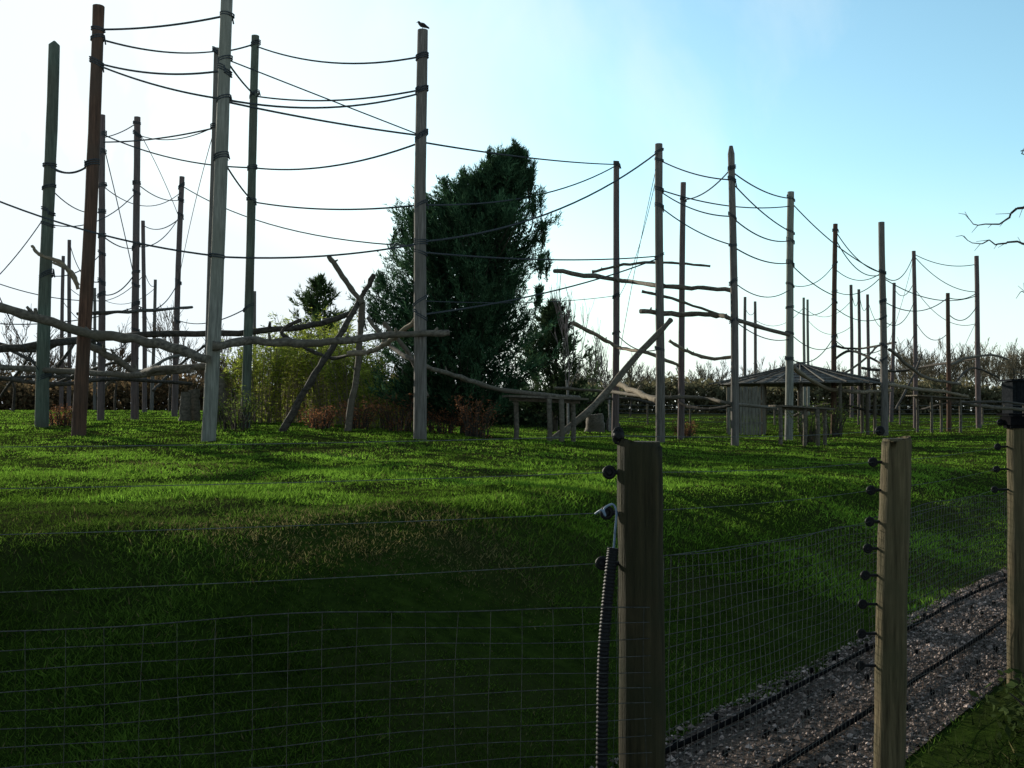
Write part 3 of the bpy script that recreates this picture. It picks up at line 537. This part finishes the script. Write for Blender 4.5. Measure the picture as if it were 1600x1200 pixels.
for (px,D,h,r),lb in zip([(402,31,2.5,.8),(438,32,2.9,.9),(482,33,3.5,1.0),(518,32,3.3,.9),(556,31,2.8,.8),(606,30,1.8,.9)],bl):
    clump('bamboo_clump',px,D,h,r,lb,'bamboo','yellow green bamboo clumps',(.16,.22,.035),(.45,.50,.09),75,50,(.11,.22),.034,'palelog')
sh=[(370,24,.95,.5,'rusty brown bush at the foot of dark green pole'),(95,25,.5,.35,'small dry brown weed tuft right of the leftmost tall pole'),(560,27,.8,.4,'rusty bush beneath the upright log'),(622,27,1.0,.6,'rusty brown bush just left of the pole with a bird'),(742,25,1.0,.5,'rusty brown bush right of the pole with a bird'),(690,27,.7,.5,'low brown bush under the dark conifer'),(1262,34,1.3,.35,'green leafy bush behind the front platform'),(1300,40,1.5,.5,'yellow green bush at the right side of the shelter'),(500,26,.6,.4,'low rusty bush below the bamboo'),(1072,38,.6,.4,'small brown bush behind the reddish pole')]
for px,D,h,r,lb in sh:
    gr_='green' in lb
    clump('bush',px,D,h,r,lb,'bush','low bushes among the poles',(.08,.12,.025) if gr_ else (.17,.07,.035),(.2,.26,.06) if gr_ else (.40,.19,.095),40,22,(.04,.10),.026,'bark',1.0)
# ---------------------------------------------------------------- bare trees
def gen(p,d,ln,r,lev,out,spr=.55,up=.15,kids=(2,4)):
    n=3; q=p
    for i in range(n):
        d=(d+Vector((random.gauss(0,.10),random.gauss(0,.10),random.gauss(0,.05)+up*.15))).normalized(); q2=q+d*ln/n; r2=r*.86; out.append((q,q2,r,r2)); q=q2; r=r2
        if lev>0 and i>=1:
            for k in range(random.randint(*kids)-1):
                dd=(d+Vector((random.gauss(0,spr),random.gauss(0,spr),random.gauss(up,spr*.6)))).normalized(); gen(q,dd,ln*random.uniform(.5,.75),r*.6,lev-1,out,spr,up,kids)
    if lev>0: gen(q,d,ln*.75,r*.85,lev-1,out,spr,up,kids)
def segsoup(segs,minr=0):
    p0=np.array([tuple(s[0]) for s in segs]);p1=np.array([tuple(s[1]) for s in segs]);r0=np.maximum([s[2] for s in segs],minr);r1=np.maximum([s[3] for s in segs],minr)
    d=nrm(p1-p0); a=np.where(np.abs(d[:,2:3])<.9,np.array([[0,0,1.]]),np.array([[1.,0,0]])); u=nrm(np.cross(d,a)); v=np.cross(d,u); Q=[]
    for k in range(3):
        c0,s0_=math.cos(k*2.094),math.sin(k*2.094); c1_,s1_=math.cos((k+1)*2.094),math.sin((k+1)*2.094); e0=u*c0+v*s0_; e1=u*c1_+v*s1_
        Q.append(np.stack([p0+e0*r0[:,None],p0+e1*r0[:,None],p1+e1*r1[:,None],p1+e0*r1[:,None]],1))
    return np.concatenate(Q)
def bare(px,D,h,label,r=.05,mt='bark',minr=.012,lev=4,up=.3,spr=.35,col=(.10,.085,.065)):
    c=P(px,640,D); z=hz(c.x,D); e=empty('bare_tree',Vector((c.x,D,z)),label,'tree','leafless trees'); out=[]
    gen(Vector((c.x,D,z-.1)),Vector((0,0,1)),h*.42,r,lev,out,spr,up,(2,3)); T=segsoup(out,minr)
    tr=[s for i,s in enumerate(out) if i<3]; mb=MB(); mb.tube([tr[0][0]]+[s[1] for s in tr],[r*1.05,r,r*.9,r*.8],7); mb.build('trunk',M[mt],e)
    soup('crown',T,vary(len(T),col,tuple(np.array(col)*1.5),.15),M['pebble'],e)
bare(888,38,5.6,'slender silver birch with pale thin trunk right of the large conifer',.045,'birch',.007,3,.6,.2,(.2,.17,.16))
bare(952,46,4.6,'thin pale birch close to the pole right of conifer',.05,'birch',.008,3,.6,.22,(.19,.16,.15))
bare(925,60,4.2,'bare bushy tree between the birches',.06,lev=4)
bare(985,75,4.0,'bare rounded tree between pole right of conifer and guyed pole',.06,lev=4,spr=.5)
bare(840,55,4.6,'bare tree just right of the large conifer base',.06,lev=4,spr=.45)
for i,(px,D,h,lb) in enumerate([(20,48,4.2,'bare tangled tree at the far left edge'),(62,52,3.6,'bare tree peeping behind the leftmost tall pole'),(180,56,4.2,'bare tree behind the left middle pole'),(265,52,4.6,'bare rounded tree behind shorter leaning pole'),(310,55,4.2,'bare tree left of the tallest pale pole foot'),(430,58,4,'bare tree behind the bamboo at left'),(365,50,3.6,'bare thin tree between tallest and dark green poles')]): bare(px,D,h,lb,.06,lev=4,spr=.5,col=(.14,.095,.065))
# near tree at right
e=empty('bare_tree',Vector((5.35,8.4,0)),'leafless twigs of a near tree reaching in from the right edge','tree','leafless trees')
mb=MB(); tp=[(5.35,8.4,-.2),(5.4,8.4,1.2),(5.32,8.5,2.6),(5.45,8.5,4.2),(5.4,8.6,5.6)]; mb.tube(tp,[.11,.1,.08,.06,.03],9,.05); mb.build('trunk',M['bark'],e)
out=[]
def br(pts,r0):
    pts=smooth_path(pts,4,.012); m=len(pts)
    for i in range(m-1):
        out.append((pts[i],pts[i+1],r0*(1-i/m)**1.5+.0028,r0*(1-(i+1)/m)**1.5+.0028))
        if i%2==1 and i>2:
            d=(pts[i+1]-pts[i]).normalized(); dd=(d+Vector((random.gauss(0,.2),random.gauss(0,.3),random.choice([-.7,.7])))).normalized(); q=pts[i+1]; out.append((q,q+dd*random.uniform(.04,.12),.003,.0018))
br([Vector(tp[2]),P(1660,330,8.4),P(1600,322,8.3),P(1570,345,8.3),P(1530,352,8.2),P(1508,335,8.2)],.020)
br([Vector(tp[2]),P(1680,395,8.2),P(1600,381,8.1),P(1560,380,8.0),P(1530,380,8.0),P(1503,368,8.0)],.016)
br([Vector(tp[2]),P(1660,300,8.4),P(1605,245,8.3),P(1597,236,8.3)],.012)
br([Vector(tp[1]),P(1680,480,8.2),P(1610,460,8.1),P(1594,457,8.1)],.014)
for i in range(9):
    a=random.uniform(-1.2,1.4); gen(Vector(tp[2+i%3]),Vector((math.cos(a),math.sin(a)*.8,.6)).normalized(),1.0,.03,2,out,.4,.3,(2,3))
T=segsoup(out); soup('crown',T,vary(len(T),(.05,.04,.035),(.09,.07,.06),.1),M['pebble'],e)
# far woodland (stuff), colours lightened to paint in distance haze
def wood(name,pxs,D,hs,label,col,minr=.03):
    protos=[]
    for k in range(5):
        o=[]; gen(Vector((0,0,0)),Vector((0,0,1)),1/2.4,.012,4,o,.5,.25,(2,3)); protos.append(segsoup(o,minr/hs[0]*.8))
    T=[]
    for px in pxs:
        d=D*random.uniform(.93,1.12); c=P(px,640,d); z=hz(c.x,d); s=random.uniform(*hs); t=protos[random.randrange(5)]; a=random.uniform(0,6.28)
        x=t[:,:,0]*math.cos(a)-t[:,:,1]*math.sin(a); y=t[:,:,0]*math.sin(a)+t[:,:,1]*math.cos(a); T.append(np.stack([x*s+c.x,y*s+d,t[:,:,2]*s+z],-1))
    T=np.concatenate(T); tag(soup(name,T,vary(len(T),col,tuple(np.array(col)*1.4),.15),M['pebble']),label,'woodland',kind='stuff')
wood('woodland',np.linspace(1385,1850,80),115,(4.8,7.0),'far bare brown woodland beyond the right poles',(.17,.145,.10),.02)
wood('tree_line',np.linspace(880,1400,70),120,(3.6,5.4),'far low line of bare trees behind the shelter',(.18,.155,.115),.02)
wood('scrub_woodland',np.linspace(-150,640,64),80,(2.6,4.6),'far bare scrub behind the left poles',(.16,.12,.08),.018)
def hedge(name,x0,x1,D,h,label,c1,c2,n=14000,sz=.35,mt='leaf'):
    px=rng.uniform(x0,x1,n); d=D+rng.normal(size=n)*1.5; x=(px-800)/F*d; top=h*(.78+.10*np.sin(x*.5)+.06*np.sin(x*1.7+1)+.04*np.sin(x*4)+rng.normal(size=n)*.05); z=H(x,d)-.2+top*rng.random(n)**.85
    B=np.stack([x,d,z],1); T=leaves4(B,rng.normal(size=(n,3)),rng.uniform(.5,1.3,n)*sz,rng.uniform(.4,.9,n)*sz)
    tag(soup(name,T,vary(n,c1,c2,.15),M[mt]),label,'hedge',kind='stuff')
hedge('far_hedge',860,1900,100,3.9,'far brown green hedge closing the enclosure at right',(.10,.10,.055),(.20,.175,.10),36000,.45)  # hedge colours raised to stand in for haze over distance
hedge('scrub_hedge',-250,640,66,2.6,'far rusty scrub behind the left poles',(.08,.065,.035),(.20,.13,.07),36000,.30)
hedge('evergreen_hedge',560,960,52,2.3,'dark evergreen scrub behind the large conifer',(.03,.05,.024),(.075,.105,.05),20000,.22)
# ---------------------------------------------------------------- bird
b=onpole('p13',47); e=empty('bird',b,'small dark bird perched on top of the thick grey pole','bird')
def bp(x,y,z): return b+Vector((x,y,z))
mb=MB(); mb.tube([bp(.15,.0,.035),bp(.10,0,.06),bp(.06,0,.085),bp(.02,0,.105),bp(-.03,0,.12),bp(-.06,0,.145),bp(-.078,0,.17),bp(-.095,0,.175),bp(-.108,0,.17)],[.012,.022,.04,.052,.048,.034,.03,.024,.008],12)
mb.build('body',M['birdm'],e)
mb=MB(); mb.tube([bp(-.105,0,.17),bp(-.125,0,.167),bp(-.14,0,.162)],[.007,.005,.001],6); mb.build('beak',M['plastic'],e)
for s in(-1,1):
    mb=MB(); mb.tube([bp(-.04,s*.045,.13),bp(.02,s*.052,.115),bp(.08,s*.035,.08),bp(.15,s*.012,.05)],[.012,.024,.018,.004],8); wg=mb.build('wing',M['birdm'],e)
    mb=MB(); mb.tube([bp(-.01,s*.055,.12),bp(.04,s*.056,.1)],.012,6); mb.build('wing_bar',M['whitef'],wg)
    mb=MB(); mb.tube([bp(.0,s*.02,.06),bp(.005,s*.02,.0)],.004,5); mb.tube([bp(-.02,s*.02,.004),bp(.02,s*.02,.004)],.004,5); mb.build('leg',M['plastic'],e)
# ---------------------------------------------------------------- near fence
def insulator(c,post_c,e,rad=.018):
    out_=(c-post_c); out_.z=0; out_.normalize(); ax=Vector((out_.y,-out_.x,0)); 
    if ax.y>0: ax=-ax
    mb=MB(); mb.tube([post_c+Vector((0,0,c.z-post_c.z)),c-out_*rad*.8],[.006,.006],8)
    mb.tube([c-ax*.010,c-ax*.004,c+ax*.004,c+ax*.010],[rad*.3,rad*.62,rad*.62,rad*.3],10)
    o=mb.build('insulator',M['plastic'],e); mb=MB()
    ring=[c+(out_*math.cos(t)+Vector((0,0,1))*math.sin(t))*rad*.72 for t in np.linspace(0,2*math.pi,15)]
    mb.tube(ring,rad*.36,7,cap=False); mb.build('ring',M['plastic'],o)
def fpost(px,D,ytop,dia,lab,dx=0,mt='post_light'):
    c=P(px,ytop,D); b=Vector((c.x+dx,D,0)); e=empty('fence_post',b,lab,'fence post','round wooden posts of the near fence')
    t=Vector((c.x,D,c.z)); m=40; pts=[];rad=[]
    for i in range(m+1):
        f=i/m; q=Vector((b.x,D,-.35)).lerp(t,f); q.x+=.0025*math.sin(f*9+px); pts.append(q); rad.append(dia/2*(1.04-.05*f)*(1+.014*math.sin(f*19+px)+.008*math.sin(f*43)))
    pts+= [t+Vector((0,0,.005)),t+Vector((0,0,.008))]; rad+=[dia/2*.965,dia/2*.86]
    mb=MB(); mb.tube(pts,rad,28,.012); sh_=mb.build('shaft',M[mt],e)
    mb=MB(); mb.tube([t+Vector((0,0,.006)),t+Vector((0,0,.0105))],dia/2*.85,24,.03); mb.build('end_grain',M['postend'],sh_)
    return e,b,t
def zb(y,D): return P(0,y,D).z
e1,b1,t1=fpost(1001,2.67,696,.118,'dark thick corner fence post in the foreground with black hose on its side',-.002,'post')
e2,b2,t2=fpost(1400,4.25,689,.122,'second fence post from the left with a column of black insulators',-.06)
e3,b3,t3=fpost(1592,6.0,670,.125,'fence post cut by the right picture edge with a dark box on top',-.02)
e4,b4,t4=fpost(1745,7.8,672,.125,'fourth fence post beyond the right picture edge')
c5=pL(2.5,0); e5,b5,t5=fpost((c5.x/c5.y)*F+800,c5.y,694,.118,'fence post beyond the left picture edge')
W1=[];W2=[];W3=[]
for i,(x,y) in enumerate([(952,738),(948,801),(941,880)]):
    c=P(x,y,2.67); W1.append(c); insulator(c,b1+Vector((0,0,c.z)),e1,.0175)
ctop=P(966,681,2.66); W1.insert(0,ctop)
mb=MB(); mb.tube([P(985,700,2.66),P(972,694,2.66),ctop],[.006,.006,.006],7); mb.tube([ctop+Vector((0,-.012,0)),ctop+Vector((0,-.005,0)),ctop+Vector((0,.005,0)),ctop+Vector((0,.012,0))],[.007,.015,.015,.007],12)
mb.tube([ctop+Vector((math.cos(t)*.012,0,math.sin(t)*.02)) for t in np.linspace(0,6.283,13)],.005,6,cap=False); mb.build('insulator',M['plastic'],e1)
for x,y in[(1375,673),(1364,722),(1361,766),(1359,815),(1356,857),(1352,899),(1348,944),(1346,990),(1344,1040)]:
    c=P(x,y,4.25); W2.append(c); insulator(c,b2+Vector((0,0,c.z)),e2,.0195)
for x,y in[(1563,660),(1559,698),(1557,733),(1554,765)]:
    c=P(x,y,6.0); W3.append(c); insulator(c,b3+Vector((0,0,c.z)),e3,.0195)
mb=MB(); q=P(1592,657,5.98); mb.box((q.x,q.y,q.z),(.16,.13,.05)); mb.box((q.x,q.y,q.z+.035),(.19,.15,.014)); mb.box((q.x-.02,q.y,q.z-.035),(.1,.09,.02)); mb.build('junction_box',M['matteblack'],e3)
names=['topmost','second','third','lowest']
def wire(a,b,lab,sag=.012,r=.001):
    m=10; mb=MB(); mb.tube([a.lerp(b,t/m)-Vector((0,0,sag*4*t/m*(1-t/m))) for t in range(m+1)],r,5); tag(mb.build('fence_wire',M['wire'],origin=tuple(a)),lab,'wire','thin electric fence wires')
for i in range(4):
    endL=Vector((b5.x-.05,b5.y+.05,W1[i].z-.01)); wire(endL,W1[i],f'{names[i]} thin fence wire left of the corner fence post')
    wire(W1[i],W2[i],f'{names[i]} thin fence wire between the corner post and second post'); wire(W2[i],W3[i],f'{names[i]} thin fence wire between the second and right edge posts')
    wire(W3[i],Vector((b4.x-.1,b4.y,W3[i].z)),f'{names[i]} thin fence wire beyond the right edge fence post')
def panel(a,b,ztop_a,ztop_b,off,dv,dh,lab,r=.001,rv=.7):
    d=(b-a); Ln=d.length; u=d.normalized(); n=Vector((-u.y,u.x,0)); mb=MB(); K=28
    ph=random.uniform(0,6)
    def pt(s,f):
        z1=ztop_a+(ztop_b-ztop_a)*s/Ln; z=.04+(z1-.04)*f
        q=a+u*s+n*(off+.014*math.sin(s*2.3+ph)*(1-.4*f)+.006*math.sin(s*7+f*9)); return Vector((q.x,q.y,z+.008*math.sin(s*3.1+f*5+ph)+.003*math.sin(s*9+f*31)))
    rows=int(round((ztop_a-.04)/dh))
    for j in range(rows+1):
        mb.tube([pt(Ln*k/K,j/rows) for k in range(K+1)],r*(1.4 if j==rows else 1),4,cap=False)
    nv=int(Ln/dv)
    for k in range(nv+1):
        wob=random.gauss(0,.004); mb.tube([pt(k*dv+wob*math.sin(j+k),j/10) for j in range(11)],r*rv,4,cap=False)
    tag(mb.build('wire_mesh',M['meshwire'],origin=tuple(a)),lab,'wire mesh','galvanised mesh panels of the near fence')
v2=lambda q:Vector((q.x,q.y,0))
panel(v2(b5),v2(b1),zb(962,2.3)-.01,zb(938,2.67),-.068,.08,.042,'wire mesh panel left of the corner fence post',.001,.5)
panel(v2(b1),v2(b2),zb(884,2.67),zb(835,4.25)+.03,.065,.044,.038,'wire mesh panel between the corner post and the second post',.0011)
panel(v2(b2),v2(b3),zb(808,4.3),zb(768,6.0),.067,.044,.038,'wire mesh panel between the second post and right edge post',.0013)
panel(v2(b3),v2(b4),zb(768,6.0),zb(745,7.8),.067,.044,.038,'wire mesh panel beyond the right edge post',.0013)
# hose and cable on corner post
mb=MB(); pts=[];rad=[]; A=[P(958,856,2.62),P(950,930,2.61),P(943,1020,2.6),P(941,1120,2.6),P(940,1250,2.6),P(940,1500,2.6)]
pp=smooth_path(A,64,0); 
for i,q in enumerate(pp): pts.append(q); rad.append(.0138+(.0014 if i%4<2 else -.0008))
mb.tube(pts,rad,14); tag(mb.build('corrugated_hose',M['plastic'],origin=tuple(A[-1])),'black corrugated hose running down the left side of the corner post','hose')
mb=MB(); mb.tube(smooth_path([P(930,803,2.62),P(940,797,2.6),P(946,806,2.6),P(944,795,2.6),P(957,788,2.6),P(963,800,2.6),P(961,830,2.61),P(958,870,2.62)],6,0),.0028,7)
tag(mb.build('cable',M['cable'],origin=tuple(P(958,860,2.62))),'short pale blue cable looping from insulator into the black hose','cable')
for s_,lab in[(.52,'thin black pipe lying along the middle of the gravel strip'),(1.0,'thin black pipe lying near the grass edge of the gravel')]:
    mb=MB(); pts=[pR(a,s_+.02*math.sin(a*1.3))+Vector((0,0,.04+.01*math.sin(a*2))) for a in np.arange(1.3,15,.4)]; mb.tube(pts,.013,7)
    tag(mb.build('pipe',M['matteblack'],origin=tuple(pts[0])),lab,'pipe','black pipes along the gravel strip')
for s_ in(.34,.76,1.06):
    for a in np.arange(1.6,12,.42):
        q=pR(a+random.uniform(-.05,.05),s_+random.uniform(-.03,.03)); mb=MB(); mb.tube([q-Vector((0,0,.05)),q+Vector((0,0,.02)),q+Vector((0,0,.024)),q+Vector((0,0,.045)),q+Vector((0,0,.05))],[.005,.005,.015,.015,.008],8)
        tag(mb.build('insulator_peg',M['matteblack'],origin=tuple(q)),'small black insulator peg in the rows standing on the gravel strip','peg','black insulator pegs on the gravel strip')
for i,(a,s_,lb) in enumerate([(4.0,-.35,'low dark weed at the foot of the right edge post'),(3.4,-.45,'low dark weed between the second and right edge posts'),(4.9,-.5,'dark ivy clump right of the right edge post'),(2.9,-.7,'low dark weed nearest the bottom right corner')]):
    q=pR(a,s_); clump('weed',q.x/q.y*F+800,q.y,.22,.35,lb,'weed','low weeds by the fence',(.03,.05,.016),(.07,.10,.035),26,22,(.03,.07),.03,'bark',1.6)
